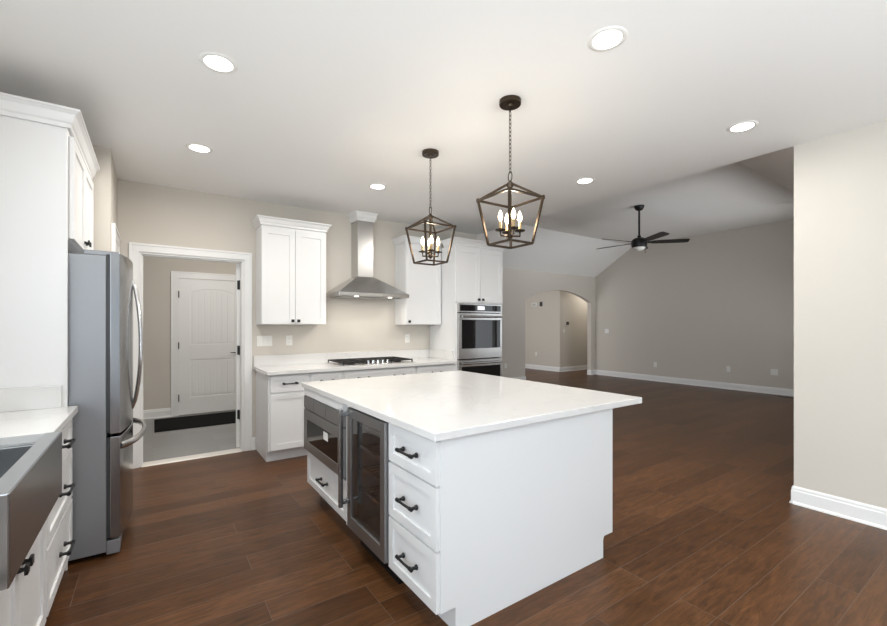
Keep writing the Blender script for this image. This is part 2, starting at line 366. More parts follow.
# exterior door in the mudroom: arched plank panel above, square plank panel below
def panel_door(x0, x1, z0, z1, y, t=0.045):
    m = MB(); p0, p1 = x0+0.15, x1-0.15
    m.box(x0, x1, y+0.0115, y+t, z0, z1)
    lo0, lo1, up0, upS, upA = 0.27, 0.84, 1.07, 1.86, 1.925
    for a, c, q0, q1 in ((x0, p0, z0, z1), (p1, x1, z0, z1), (p0, p1, z0, lo0), (p0, p1, lo1, up0)):
        m.box(a, c, y, y+0.0115, q0, q1)
    hw = (p1-p0)/2; ri = upA-upS; R = (hw*hw+ri*ri)/(2*ri); cxx = (p0+p1)/2; cz = upA-R; a0 = math.asin(hw/R)
    arc = [(cxx+R*math.sin(-a0+2*a0*i/20), cz+R*math.cos(-a0+2*a0*i/20)) for i in range(21)]
    m.prism(arc+[(p1, z1), (p0, z1)], 'y', y, y+0.0115)
    # raised planks inside each panel with bevelled gaps
    n = 7; g = 0.005; q0, q1 = p0+0.022, p1-0.022; w = (q1-q0)/n
    for i in range(n):
        a, c = q0+i*w+g/2, q0+(i+1)*w-g/2
        m.box(a, c, y+0.004, y+0.0115, lo0+0.022, lo1-0.022)
        f = lambda x: cz+math.sqrt(max(0, R*R-(x-cxx)**2))-0.022
        m.prism([(a, up0+0.022), (c, up0+0.022), (c, f(c)), ((a+c)/2, f((a+c)/2)), (a, f(a))], 'y', y+0.004, y+0.0115)
    return m
dr = panel_door(0.322, 1.232, 0.012, 2.07, MY-0.012).build('door_1', M['door'], bevel=0.0025); struct(dr)
for z in (0.27, 1.06, 1.83):
    MB().box(0.317, 0.330, MY-0.030, MY-0.008, z-0.05, z+0.05).build('hinge', M['black'], dr)
m = MB().lathe((1.16, MY-0.012, 0.93), [(0.03, -0.008), (0.03, 0.0)], 18, 'y').tube([(1.16, MY-0.012, 0.93), (1.16, MY-0.06, 0.93)], 0.009).tube([(1.168, MY-0.06, 0.93), (1.02, MY-0.06, 0.93)], [0.009, 0.007])
m.build('lever_handle', M['black'], dr)
m = MB().lathe((1.16, MY-0.012, 1.07), [(0.03, -0.014), (0.03, 0.0)], 18, 'y'); m.build('deadbolt', M['black'], dr)
# mudroom door leaf standing open past square
ang = math.radians(8.0); hx, hy = OX1-0.055, BY+T+0.012
leaf = MB(); ca, sa = math.cos(ang), math.sin(ang)
def lp(l, t, z): return (hx+l*sa+t*ca, hy+l*ca-t*sa, z)
def lbox(mm, l0, l1, t0, t1, z0, z1):
    mm.add([lp(l0,t0,z0), lp(l1,t0,z0), lp(l1,t1,z0), lp(l0,t1,z0), lp(l0,t0,z1), lp(l1,t0,z1), lp(l1,t1,z1), lp(l0,t1,z1)],
           [(0,3,2,1),(4,5,6,7),(0,1,5,4),(1,2,6,5),(2,3,7,6),(3,0,4,7)])
lbox(leaf, 0, 0.80, 0, 0.036, 0.012, OH-0.03)
dl = struct(leaf.build('door_2', M['door'], bevel=0.002))
for z in (0.38, 1.09, 1.81):
    h = MB(); lbox(h, -0.006, 0.0, 0.010, 0.036, z-0.05, z+0.05); h.tube([lp(-0.008, 0.036, z-0.05), lp(-0.008, 0.036, z+0.05)], 0.006)
    h.box(OX1-0.031, OX1-0.018, BY+0.078, BY+T, z-0.05, z+0.05)
    h.build('hinge', M['black'], dl)
m = MB().box(0.02, 1.20, 6.52, 7.36, -0.004, 0.008)
for i in range(28): m.box(0.05+i*0.04, 0.07+i*0.04, 6.55, 7.33, 0.008, 0.011)
tag(m.build('doormat', M['mat'], base=(0.61, 6.94, 0)), 'black ribbed rubber doormat on the grey tile before the white entry door', 'doormat')

# ------------------------------------------------------------------ cabinet pieces
def shaker(F, u0, u1, z0, z1, t=0.02, fr=0.058):
    m = MB()
    m.fbox(F, u0, u0+fr, 0, t, z0, z1); m.fbox(F, u1-fr, u1, 0, t, z0, z1)
    m.fbox(F, u0+fr, u1-fr, 0, t, z0, z0+fr); m.fbox(F, u0+fr, u1-fr, 0, t, z1-fr, z1)
    m.fbox(F, u0+fr-.003, u1-fr+.003, 0.001, t-0.009, z0+fr-.003, z1-fr+.003)
    return m
def pull(F, uc, z, d0=0.02, L=0.15):
    m = MB(); h = L/2; st = 0.034
    for sg in (-1, 1):
        u = uc+sg*(h-0.014)
        m.tube([F(u, d0, z), F(u, d0+0.006, z), F(u, d0+0.012, z), F(u, d0+st, z)], [0.0125, 0.0125, 0.0075, 0.0075], 10)
        m.tube([F(u-0.011, d0+st, z), F(u+0.011, d0+st, z)], 0.0095, 10)
    m.tube([F(uc-h, d0+st, z), F(uc, d0+st+0.003, z), F(uc+h, d0+st, z)], [0.0068, 0.0062, 0.0068], 10)
    return m
def knob(F, u, z, d0=0.02):
    m = MB(); m.tube([F(u, d0, z), F(u, d0+0.018, z)], [0.010, 0.006], 10)
    m.fbox(F, u-0.0155, u+0.0155, d0+0.018, d0+0.028, z-0.0155, z+0.0155)
    return m
def drawer(F, root, u0, u1, z0, z1, hz=None, pulls=1, fr=0.045):
    o = shaker(F, u0, u1, z0, z1, fr=fr).build('drawer', M['cab'], root)
    for i in range(pulls):
        uc = u0+(u1-u0)*(i+0.5)/pulls
        pull(F, uc, hz or (z0+z1)/2).build('handle', M['black'], o)
    return o
def door(F, root, u0, u1, z0, z1, ku=None, kz=None):
    o = shaker(F, u0, u1, z0, z1).build('door', M['cab'], root)
    if ku is not None: knob(F, ku, kz).build('knob', M['black'], o, 0.002)
    return o
def crown(poly_out, root, z0, h, out, name='crown'):
    """poly_out: list of (x,y) corners of an open run with outward offset handled by miter; swept profile"""
    prof = [(0, 0), (0.012, 0), (0.012, 0.022), (0.020, 0.030), (0.026, 0.045), (out*0.62, h*0.72), (out*0.86, h*0.84), (out, h*0.88), (out, h), (0, h)]
    n = len(poly_out); P = [Vector((p[0], p[1])) for p in poly_out]; rings = []
    for i in range(n):
        d0 = (P[i]-P[i-1]).normalized() if i > 0 else (P[1]-P[0]).normalized()
        d1 = (P[i+1]-P[i]).normalized() if i < n-1 else d0
        n0 = Vector((d0.y, -d0.x)); n1 = Vector((d1.y, -d1.x)); mm = (n0+n1); mm = mm/(mm.length_squared/2) if mm.length > 1e-6 else n0
        rings.append([(P[i].x+mm.x*o, P[i].y+mm.y*o, z0+z) for o, z in prof])
    return MB().loft(rings, smooth=False).build(name, M['cab'], root)

# ------------------------------------------------------------------ back run: base cabinets, worktop, cooktop
FY = 4.40; F = face_y(FY); CB = 4.995
def base_cabinet(x0, x1, label):
    t = thing('base_cabinet', label, 'cabinet', ((x0+x1)/2, (FY+CB)/2, 0), 'white base cabinets along the back wall')
    MB().box(x0, x1, FY, CB, 0.115, 0.876).box(x0, x1, FY+0.07, CB, 0, 0.115).build('body', M['cab'], t, 0.0015)
    return t
t = base_cabinet(0.935, 1.34, 'white base cabinet with one drawer over a door, beside the doorway')
drawer(F, t, 0.955, 1.325, 0.70, 0.862); door(F, t, 0.955, 1.325, 0.125, 0.685)
t = base_cabinet(1.341, 1.70, 'narrow white base cabinet with a drawer, between the doorway end cabinet and the cooktop cabinet')
drawer(F, t, 1.355, 1.690, 0.70, 0.862); drawer(F, t, 1.355, 1.690, 0.42, 0.685); drawer(F, t, 1.355, 1.690, 0.125, 0.405)
t = base_cabinet(1.701, 2.62, 'wide white base cabinet directly below the gas cooktop')
drawer(F, t, 1.715, 2.605, 0.70, 0.862, pulls=2); drawer(F, t, 1.715, 2.605, 0.42, 0.685, pulls=2); drawer(F, t, 1.715, 2.605, 0.125, 0.405, pulls=2)
t = base_cabinet(2.621, 3.209, 'white base cabinet between the cooktop cabinet and the oven tower')
drawer(F, t, 2.635, 3.197, 0.70, 0.862); door(F, t, 2.635, 2.925, 0.125, 0.685); door(F, t, 2.93, 3.197, 0.125, 0.685)
t = thing('worktop', 'white quartz worktop with low backsplash along the back wall below the range hood', 'countertop', (2.08, 4.68, 0.877))
MB().box(0.912, 3.209, 4.345, 4.998, 0.877, 0.914).build('slab', M['quartz'], t, 0.003)
MB().box(0.912, 3.188, 4.978, 4.998, 0.9142, 1.03).box(3.189, 3.209, 4.42, 4.998, 0.9142, 1.03).build('backsplash', M['quartz'], t, 0.002)

ct = thing('gas_cooktop', 'stainless gas cooktop with black grates and silver knobs set in the back worktop', 'cooktop', (2.16, 4.67, 0.914))
MB().box(1.70, 2.615, 4.40+0.01, 4.93, 0.9142, 0.924).build('tray', M['steel_h'], ct, 0.003)
for cx, cy, r in ((1.86, 4.80, .045), (1.86, 4.55, .036), (2.158, 4.74, .058), (2.455, 4.80, .045), (2.455, 4.55, .036)):
    MB().lathe((cx, cy, 0.924), [(r+.012, 0), (r+.012, .008), (r, .009), (r, .018), (r-.01, .02), (0, .02)], 20).build('burner', M['iron'], ct)
for x0, x1, ya in ((1.715, 2.005, 4.43), (2.012, 2.303, 4.56), (2.31, 2.60, 4.43)):
    g = MB(); y0, y1, z0, z1 = ya, 4.915, 0.944, 0.958; w = 0.012
    g.box(x0, x1, y0, y0+w, z0, z1).box(x0, x1, y1-w, y1, z0, z1).box(x0, x0+w, y0, y1, z0, z1).box(x1-w, x1, y0, y1, z0, z1)
    xm, ym = (x0+x1)/2, (y0+y1)/2
    g.box(xm-w/2, xm+w/2, y0, y1, z0, z1).box(x0, x1, ym-w/2, ym+w/2, z0, z1)
    for q in (0.25, 0.75): g.box(x0, x1, y0+(y1-y0)*q-w/2, y0+(y1-y0)*q+w/2, z0, z1)
    for fx in (x0, x1-w):
        for fy in (y0, y1-w): g.box(fx, fx+w, fy, fy+w, 0.924, z0)
    g.build('grate', M['iron'], ct, 0.002)
for i in range(5):
    MB().lathe((2.04+i*0.062, 4.485, 0.924), [(0.022, 0), (0.022, .006), (0.018, .008), (0.0155, .034), (0.012, .037), (0, .037)], 18).build('control_knob', M['chrome'], ct)

# ------------------------------------------------------------------ upper cabinets
def upper(x0, x1, z0, z1, y, label, doors, end_right=True):
    t = thing('upper_cabinet', label, 'cabinet', ((x0+x1)/2, (y+CB)/2, z0), 'white cabinets on the back wall')
    MB().box(x0, x1, y, CB, z0, z1).build('body', M['cab'], t, 0.0015)
    F = face_y(y)
    for a, c, ku in doors: door(F, t, a, c, z0+0.006, z1-0.03, ku, z0+0.04)
    run = [(x0, CB), (x0, y-0.004), (x1, y-0.004)]
    if end_right: run.append((x1, CB))
    crown(run, t, z1, 0.085, 0.052)
    return t
upper(0.936, 1.622, 1.373, 2.42, 4.715, 'white two-door wall cabinet between the doorway and the range hood', ((0.939, 1.276, 1.248), (1.281, 1.619, 1.310)))
upper(2.66, 3.20, 1.373, 2.42, 4.715, 'white single-door wall cabinet between the range hood and the oven tower', ((2.663, 3.197, 2.70),), False)

# ------------------------------------------------------------------ range hood
h = thing('range_hood', 'stainless pyramid range hood with tall chimney above the cooktop', 'range hood', (2.145, 4.75, 1.70))
hx0, hx1, hy0, hy1 = 1.70, 2.595, 4.505, 4.998; cx0, cx1, cy0 = 2.045, 2.248, 4.79
def rect(x0, x1, y0, y1, z): return [(x0, y0, z), (x1, y0, z), (x1, y1, z), (x0, y1, z)]
MB().loft([rect(hx0, hx1, hy0, hy1, 1.742), rect(cx0-.012, cx1+.012, cy0-.012, hy1, 1.955)], smooth=False).build('canopy', M['steel_h'], h, 0.002)
MB().box(hx0, hx1, hy0, hy1, 1.70, 1.7415).build('rim', M['steel_h'], h, 0.002)
MB().box(cx0, cx1, cy0, hy1, 1.9551, 2.635).build('chimney', M['steel_h'], h, 0.002)
m = MB()
for i in range(3): m.box(hx0+0.06+i*0.262, hx0+0.06+i*0.262+0.25, hy0+0.1, hy1-0.06, 1.694, 1.6999)
m.build('filter', M['dark_steel'], h, 0.001)
for x in (1.93, 2.36): MB().lathe((x, hy0+0.055, 1.6945), [(0.024, 0), (0.024, 0.0054)], 18).build('hood_light', M['led_soft'], h)
for x in (1.93, 2.36):
    l = bpy.data.lights.new('hood_lamp', 'AREA'); l.shape = 'DISK'; l.size = 0.045; l.energy = 2.2; l.color = (1, 0.94, 0.85)
    lo = bpy.data.objects.new('hood_lamp', l); COL.objects.link(lo); lo.parent = h; lo.location = (x-2.145, hy0+0.055-4.75, 1.693-1.70)
for i in range(4): MB().lathe((2.07+i*0.05, hy0, 1.721), [(0.007, -0.003), (0.007, 0)], 12, 'y').build('button', M['chrome'], h)
crown([(cx0-.004, 4.996), (cx0-.004, cy0-.004), (cx1+.004, cy0-.004), (cx1+.004, 4.996)], h, 2.635, 0.104, 0.040).data.materials[0] = M['trim']

# ------------------------------------------------------------------ oven tower and double oven
TX0, TX1 = 3.212, 4.032; TF = face_y(FY)
t = thing('oven_tower', 'tall white cabinet tower holding the double oven at the end of the back run', 'cabinet', ((TX0+TX1)/2, (FY+CB)/2, 0))
m = MB().box(TX0, TX0+0.02, FY, CB, 0.0, 2.405).box(TX1-0.02, TX1, FY, CB, 0, 2.405).box(TX0+.02, TX1-.02, CB-0.02, CB, 0.1, 2.405)
m.box(TX0+.02, TX1-.02, FY, CB-.02, 1.70, 2.405).box(TX0+.02, TX1-.02, FY, CB-.02, 0.10, 0.335).box(TX0+.02, TX1-.02, FY+.07, CB-.02, 0, 0.10)
m.box(TX0+.02, TX0+.038, FY, FY+.02, .335, 1.70).box(TX1-.038, TX1-.02, FY, FY+.02, .335, 1.70).box(TX0+.038, TX1-.038, FY, FY+.02, 1.652, 1.70)
m.build('body', M['cab'], t, 0.0015)
xm = (TX0+TX1)/2
door(TF, t, TX0+.012, xm-.002, 1.668, 2.38, xm-.035, 1.708); door(TF, t, xm+.002, TX1-.012, 1.668, 2.38, xm+.035, 1.708)
drawer(TF, t, TX0+.012, TX1-.012, 0.12, 0.325, pulls=2)
crown([(TX0, 4.64), (TX0, FY-0.004), (TX1, FY-0.004), (TX1, CB)], t, 2.405, 0.085, 0.068)

ov0, ov1 = TX0+.040, TX1-.040; OF = face_y(FY-0.002)
t = thing('double_oven', 'stainless double wall oven with black glass doors built into the tower', 'oven', ((ov0+ov1)/2, 4.65, 0.345))
MB().box(ov0, ov1, FY+.024, 4.93, 0.345, 1.645).build('housing', M['plastic'], t)
MB().fbox(OF, ov0, ov1, -0.02, 0.03, 1.535, 1.648).build('control_panel', M['steel_h'], t, 0.002)
pn = [o for o in bpy.data.objects if o.name.startswith('control_panel')][-1]
MB().fbox(OF, ov0+.02, ov1-.02, 0.03, 0.034, 1.552, 1.632).build('touch_glass', M['black_glass'], pn)
MB().fbox(OF, xm-.06, xm+.06, 0.034, 0.035, 1.570, 1.618).build('display', M['dim'], pn)
for z0, z1 in ((0.925, 1.525), (0.35, 0.912)):
    d = MB(); wz0, wz1 = z0+0.135, z1-0.09
    if z0 < 0.5: wz0 = z0+0.06
    d.fbox(OF, ov0, ov1, -0.02, 0.035, z0, wz0); d.fbox(OF, ov0, ov1, -0.02, 0.035, wz1, z1)
    d.fbox(OF, ov0, ov0+.045, -0.02, 0.035, wz0, wz1); d.fbox(OF, ov1-.03, ov1, -0.02, 0.035, wz0, wz1)
    o = d.build('oven_door', M['steel_h'], t, 0.002)
    MB().fbox(OF, ov0+.0451, ov1-.0301, -0.018, 0.034, wz0+.0001, wz1-.0001).build('glass', M['black_glass'], o)
    k = MB(); hz = z1-0.045
    k.tube([OF(ov0+.03, 0.068, hz), OF(ov1-.03, 0.068, hz)], 0.0145, 12)
    for u in (ov0+.06, ov1-.06): k.tube([OF(u, 0.03, hz), OF(u, 0.068, hz)], 0.011, 10)
    k.build('handle', M['steel_h'], o)

# ------------------------------------------------------------------ island
IX0, IX1, IY0, IY1 = 0.970, 2.528, 1.470, 3.385
FX = 1.022; IF = face_mx(FX)           # carcass face; fronts project 2 cm
PY0, PY1 = 1.508, 1.527
t = thing('island_countertop', 'white quartz countertop of the kitchen island, overhanging on the living room side', 'countertop', (1.75, 2.42, 0.876))
MB().box(IX0, IX1, IY0, IY1, 0.877, 0.914).build('slab', M['quartz'], t, 0.004)
pt = [(1.024, 0.115), (1.105, 0.115), (1.105, 0.0), (2.180, 0.0), (2.180, 0.105), (2.190, 0.125), (2.272, 0.125), (2.272, 0.876), (1.024, 0.876)]
o = MB().prism(pt, 'y', PY0, PY1).build('end_panel', M['cab'], base=(1.65, 1.517, 0), bevel=0.002)
tag(o, 'plain white end panel closing the near side of the kitchen island', 'panel')
o = MB().prism([(p[0], p[1]) for p in pt], 'y', 3.345, 3.363).build('end_panel', M['cab'], base=(1.65, 3.354, 0), bevel=0.002)
tag(o, 'plain white end panel closing the far side of the kitchen island by the cooktop', 'panel')
o = MB().box(1.64, 2.268, PY1+.001, 3.344, 0.118, 0.876).box(1.64, 2.176, PY1+.001, 3.344, 0, 0.118).build('island_back_cabinet', M['cab'], base=(1.95, 2.4, 0), bevel=0.002)
tag(o, 'white cabinet back of the island under the countertop overhang', 'cabinet')

D0, D1 = PY1+.001, 1.957
t = thing('drawer_cabinet', 'white three-drawer cabinet at the near corner of the kitchen island', 'cabinet', (1.3, (D0+D1)/2, 0))
MB().box(FX, 1.638, D0, D1, 0.115, 0.876).box(FX+.085, 1.638, D0, D1, 0, 0.115).build('body', M['cab'], t, 0.0015)
for z0, z1 in ((0.672, 0.862), (0.392, 0.662), (0.122, 0.382)): drawer(IF, t, 1.510, 1.952, z0, z1)

# wine cooler
C0, C1 = 1.960, 2.470
t = thing('wine_cooler', 'stainless framed glass-door wine cooler in the middle of the island side', 'wine cooler', (1.3, (C0+C1)/2, 0))
m = MB().box(1.05, 1.075, C0, C1, 0.14, 0.868).box(1.05, 1.62, C0, C0+.025, 0.1, 0.868)
m = MB().box(1.03, 1.62, C0+.002, C0+.03, 0.13, 0.866).box(1.03, 1.62, C1-.03, C1-.002, 0.13, 0.866).box(1.03, 1.62, C0+.03, C1-.03, 0.835, 0.866).box(1.03, 1.62, C0+.03, C1-.03, 0.13, 0.16).box(1.60, 1.62, C0+.03, C1-.03, 0.16, 0.835)
m.build('housing', M['liner'], t)
m = MB().box(1.07, 1.60, C0+.004, C1-.004, 0.0, 0.128)
for i in range(5): m.box(1.063, 1.07, C0+.02, C1-.02, 0.02+i*.021, 0.031+i*.021)
m.build('grille', M['black'], t)
CF = face_mx(1.028); d = MB(); cz0, cz1 = 0.135, 0.862
d.fbox(CF, C0+.003, C0+.055, 0, .045, cz0, cz1); d.fbox(CF, C1-.055, C1-.003, 0, .045, cz0, cz1)
d.fbox(CF, C0+.055, C1-.055, 0, .045, cz0, cz0+.075); d.fbox(CF, C0+.055, C1-.055, 0, .045, cz1-.055, cz1)
dd = d.build('door', M['dark_steel'], t, 0.002)
MB().fbox(CF, C0+.0551, C1-.0551, .030, .036, cz0+.0751, cz1-.0551).build('glass', M['tinted'], dd)
m = MB(); hu = C1-.03
for z in (0.30, 0.83): m.fbox(CF, hu-.012, hu+.012, .045, .085, z-.012, z+.012)
m.fbox(CF, hu-.014, hu+.014, .085, .108, 0.27, 0.862)
m.build('handle', M['steel'], dd, 0.004)
for z in (0.36, 0.49, 0.62, 0.75):
    m = MB(); m.box(1.045, 1.065, C0+.034, C1-.034, z, z+.018)
    for k in range(10):
        y = C0+.05+k*.042; m.tube([(1.065, y, z+.008), (1.55, y, z+.008)], 0.003, 6)
    m.build('wire_shelf', M['steel_h'], t)

# microwave cabinet and the microwave drawer set into it
W0, W1 = 2.474, 3.342
t = thing('microwave_cabinet', 'white island cabinet with one deep drawer below the microwave', 'cabinet', (1.3, (W0+W1)/2, 0))
MB().box(FX, 1.638, W0+.057, W1, 0.115, 0.395).box(FX+.085, 1.638, W0+.057, W1, 0, 0.115).build('body', M['cab'], t, 0.0015)
o = MB().box(FX-.02, 1.638, W0, W0+.056, 0.115, 0.876).box(FX+.085, 1.638, W0, W0+.056, 0, 0.115).build('filler_strip', M['cab'], base=(1.3, W0+.03, 0), bevel=0.0015)
tag(o, 'narrow white upright filler strip between the wine cooler and the microwave', 'cabinet filler')
o = MB().box(FX-.044, 1.638, W0+.057, W1, 0.823, 0.876).build('support_rail', M['cab'], base=(1.3, (W0+W1)/2, .823), bevel=0.0015)
tag(o, 'thin white rail between the microwave and the island countertop', 'cabinet rail')
drawer(IF, t, W0+.06, W1, 0.135, 0.385)
m0, m1 = W0+.064, W1-.012
t = thing('microwave', 'stainless microwave drawer with dark window at the far end of the island', 'microwave', (1.3, (m0+m1)/2, 0.40))
MB().box(FX+.004, 1.55, m0+.002, m1-.016, 0.40, 0.815).build('housing', M['plastic'], t)
MF = face_mx(FX+.003)
MB().fbox(MF, m0-.004, m1+.0115, 0, .050, 0.722, 0.818).build('control_panel', M['dark_steel'], t, 0.002)
d = MB(); e0, e1 = m0-.004, m1+.0115
d.fbox(MF, e0, e0+.075, 0, .050, .405, .716); d.fbox(MF, e1-.075, e1, 0, .050, .405, .716)
d.fbox(MF, e0+.075, e1-.075, 0, .050, .405, .475); d.fbox(MF, e0+.075, e1-.075, 0, .050, .645, .716)
dd = d.build('drawer_front', M['dark_steel'], t, 0.002)
MB().fbox(MF, e0+.0751, e1-.0751, .002, .047, .4751, .6449).build('glass', M['black_glass'], dd)
cl = MB(); cl.fbox(MF, 2.80, 2.89, .047, .0475, .575, .63); cl.build('rating_sticker', M['white_plastic'], dd)
pn = [o for o in bpy.data.objects if o.name.startswith('control_panel')][-1]
for u in (e0+.30, e0+.56): MB().fbox(MF, u, u+.004, .050, .0506, .728, .812).build('panel_seam', M['plastic'], pn)

# ------------------------------------------------------------------ left run: base cabinets, sink, counter
LFX = -0.387; LF = face_px(LFX); LB = -0.998
t = thing('drawer_cabinet', 'white three-drawer cabinet between the apron sink and the refrigerator', 'cabinet', (-0.7, 2.76, 0))
MB().box(LB, LFX, 2.418, 3.118, 0.115, 0.876).box(LB, LFX-.07, 2.418, 3.118, 0, 0.115).build('body', M['cab'], t, 0.0015)
for z0, z1 in ((0.70, 0.862), (0.42, 0.685), (0.125, 0.405)): drawer(LF, t, 2.435, 3.105, z0, z1)
t = thing('sink_cabinet', 'white two-door cabinet below the stainless apron sink', 'cabinet', (-0.7, 1.97, 0))
SY0, SY1 = 1.60, 2.41
m = MB().box(LB, LFX, 1.53, 2.417, 0.115, 0.60).box(LB, LFX-.07, 1.53, 2.417, 0, 0.115)
m.box(LB, LFX, 1.53, SY0-.004, 0.60, 0.876).box(LB, LFX, SY1+.004, 2.417, 0.60, 0.876)
m.build('body', M['cab'], t, 0.0015)
sm = 1.975
door(LF, t, 1.545, sm-.002, 0.125, 0.625, sm-.032, 0.555); door(LF, t, sm+.002, 2.405, 0.125, 0.625, sm+.032, 0.555)
t = thing('base_cabinet', 'white base cabinet on the near side of the apron sink', 'cabinet', (-0.7, 0.9, 0))
MB().box(LB, LFX, 0.3, 1.529, 0.115, 0.876).box(LB, LFX-.07, 0.3, 1.529, 0, 0.115).build('body', M['cab'], t, 0.0015)
for u0, u1 in ((0.315, 0.91), (0.915, 1.515)):
    drawer(LF, t, u0, u1, 0.70, 0.862); door(LF, t, u0, u1, 0.125, 0.685, u1-.035, 0.64)

t = thing('farmhouse_sink', 'stainless apron-front farmhouse sink in the left counter', 'sink', (-0.6, 1.985, 0.635))
AX = -0.318; bx0 = -0.86
m = MB()
m.box(AX-.055, AX, SY0, SY1, 0.655, 0.9135)                               # apron with its broad top edge
m.box(bx0, AX-.055, SY0, SY0+.02, 0.66, 0.874).box(bx0, AX-.055, SY1-.02, SY1, 0.66, 0.874).box(bx0, bx0+.02, SY0+.02, SY1-.02, 0.66, 0.874)
m.box(bx0+.02, AX-.055, SY0+.02, SY1-.02, 0.66, 0.672)
m.build('basin', M['steel'], t, 0.004)
MB().lathe((-0.64, 1.985, 0.672), [(0.056, 0), (0.056, .003), (0.04, .004), (0.03, .001), (0, .001)], 24).build('drain', M['chrome'], t)

t = thing('sink_counter', 'white quartz counter on the left run around the sink and up to the refrigerator panel', 'countertop', (-0.68, 1.7, 0.877))
m = MB(); ce = -0.345
m.box(LB, ce, SY1+.001, 3.122, 0.877, 0.914).box(LB, ce, 0.3, SY0-.001, 0.877, 0.914).box(LB, bx0+.012, SY0-.001, SY1+.001, 0.877, 0.914)
m.build('slab', M['quartz'], t, 0.003)
MB().box(LB, LB+.02, 0.3, 3.10, 0.9142, 1.035).box(LB, -0.412, 3.102, 3.122, 0.9142, 1.035).build('backsplash', M['quartz'], t, 0.002)

# ------------------------------------------------------------------ refrigerator surround cabinet
t = thing('refrigerator_cabinet', 'tall white surround with crown and cabinet doors above the refrigerator', 'cabinet', (-0.7, 3.6, 0))
m = MB().box(LB, -0.391, 3.124, 3.144, 0, 2.465).box(LB, -0.391, 4.125, 4.145, 0, 2.465).box(LB, -0.389, 3.144, 4.125, 1.85, 2.465)
m.build('body', M['cab'], t, 0.0015)
RF = face_px(-0.386)
door(RF, t, 3.152, 3.632, 1.855, 2.43, 3.598, 1.905); door(RF, t, 3.637, 4.120, 1.855, 2.43, 3.671, 1.905)
crown([(-0.386, 4.145), (-0.386, 3.122), (LB, 3.122)][::-1], t, 2.462, 0.098, 0.056)

# ------------------------------------------------------------------ refrigerator
t = thing('refrigerator', 'stainless french-door refrigerator with bottom freezer beside the doorway', 'refrigerator', (-0.58, 3.63, 0))
R0, R1 = 3.168, 4.058; rc = (R0+R1)/2; rh = (R1-R0)/2
MB().box(-0.97, -0.225, R0, R1, 0.03, 1.775).build('body', M['fridge_side'], t, 0.004)
def front(y): return -0.160+0.048*(1-((y-rc)/rh)**2)
def rdoor(y0, y1, z0, z1, name):
    n = 14; ys = [y0+(y1-y0)*i/n for i in range(n+1)]
    poly = [(-0.207, y0), (-0.166, y0)]+[(front(y), y) for y in ys]+[(-0.166, y1), (-0.207, y1)]
    return MB().prism(poly, 'z', z0, z1).build(name, M['fridge'], t, 0.003)
dA = rdoor(R0+.001, rc-.003, 0.722, 1.795, 'door'); dB = rdoor(rc+.003, R1-.001, 0.722, 1.795, 'door')
dC = rdoor(R0+.001, R1-.001, 0.105, 0.705, 'freezer_drawer')
m = MB().box(-0.224, -0.2071, R0+.008, R1-.008, 0.11, 0.70).box(-0.224, -0.2071, R0+.008, rc-.008, 0.73, 1.785).box(-0.224, -0.2071, rc+.008, R1-.008, 0.73, 1.785)
m.build('door_gasket', M['plastic'], t)
MB().box(-0.224, -0.160, R0+.003, R1-.003, 0.012, 0.092).build('kick_grille', M['fridge_side'], t, 0.004)
for y in (R0+.05, R1-.05): MB().box(-0.33, -0.165, y-.03, y+.03, 1.776, 1.806).build('hinge_cover', M['fridge_side'], t, 0.006)
for sg, dd in ((-1, dA), (1, dB)):
    pts = []; y = rc+sg*0.03
    for i in range(17):
        q = i/16; s_ = math.sin(PI*q); pts.append((-0.118+0.052*s_**0.6, y+sg*0.052*s_, 0.80+0.87*q))
    MB().tube(pts, 0.012, 10).build('handle', M['chrome'], dd)
pts = []
for i in range(21):
    q = -1+2*i/20; y = rc+q*(rh-.03); pts.append((front(y)-0.004+0.068*(1-abs(q)**3)**0.7, y, 0.640+0.012*(1-q*q)))
MB().tube(pts, 0.0125, 10, flat=1.7).build('handle', M['steel_h'], dC)
for y in (R0+.06, R1-.06): MB().lathe((-0.28, y, 0), [(0.02, 0), (0.02, 0.03)], 14).build('foot', M['black'], t)

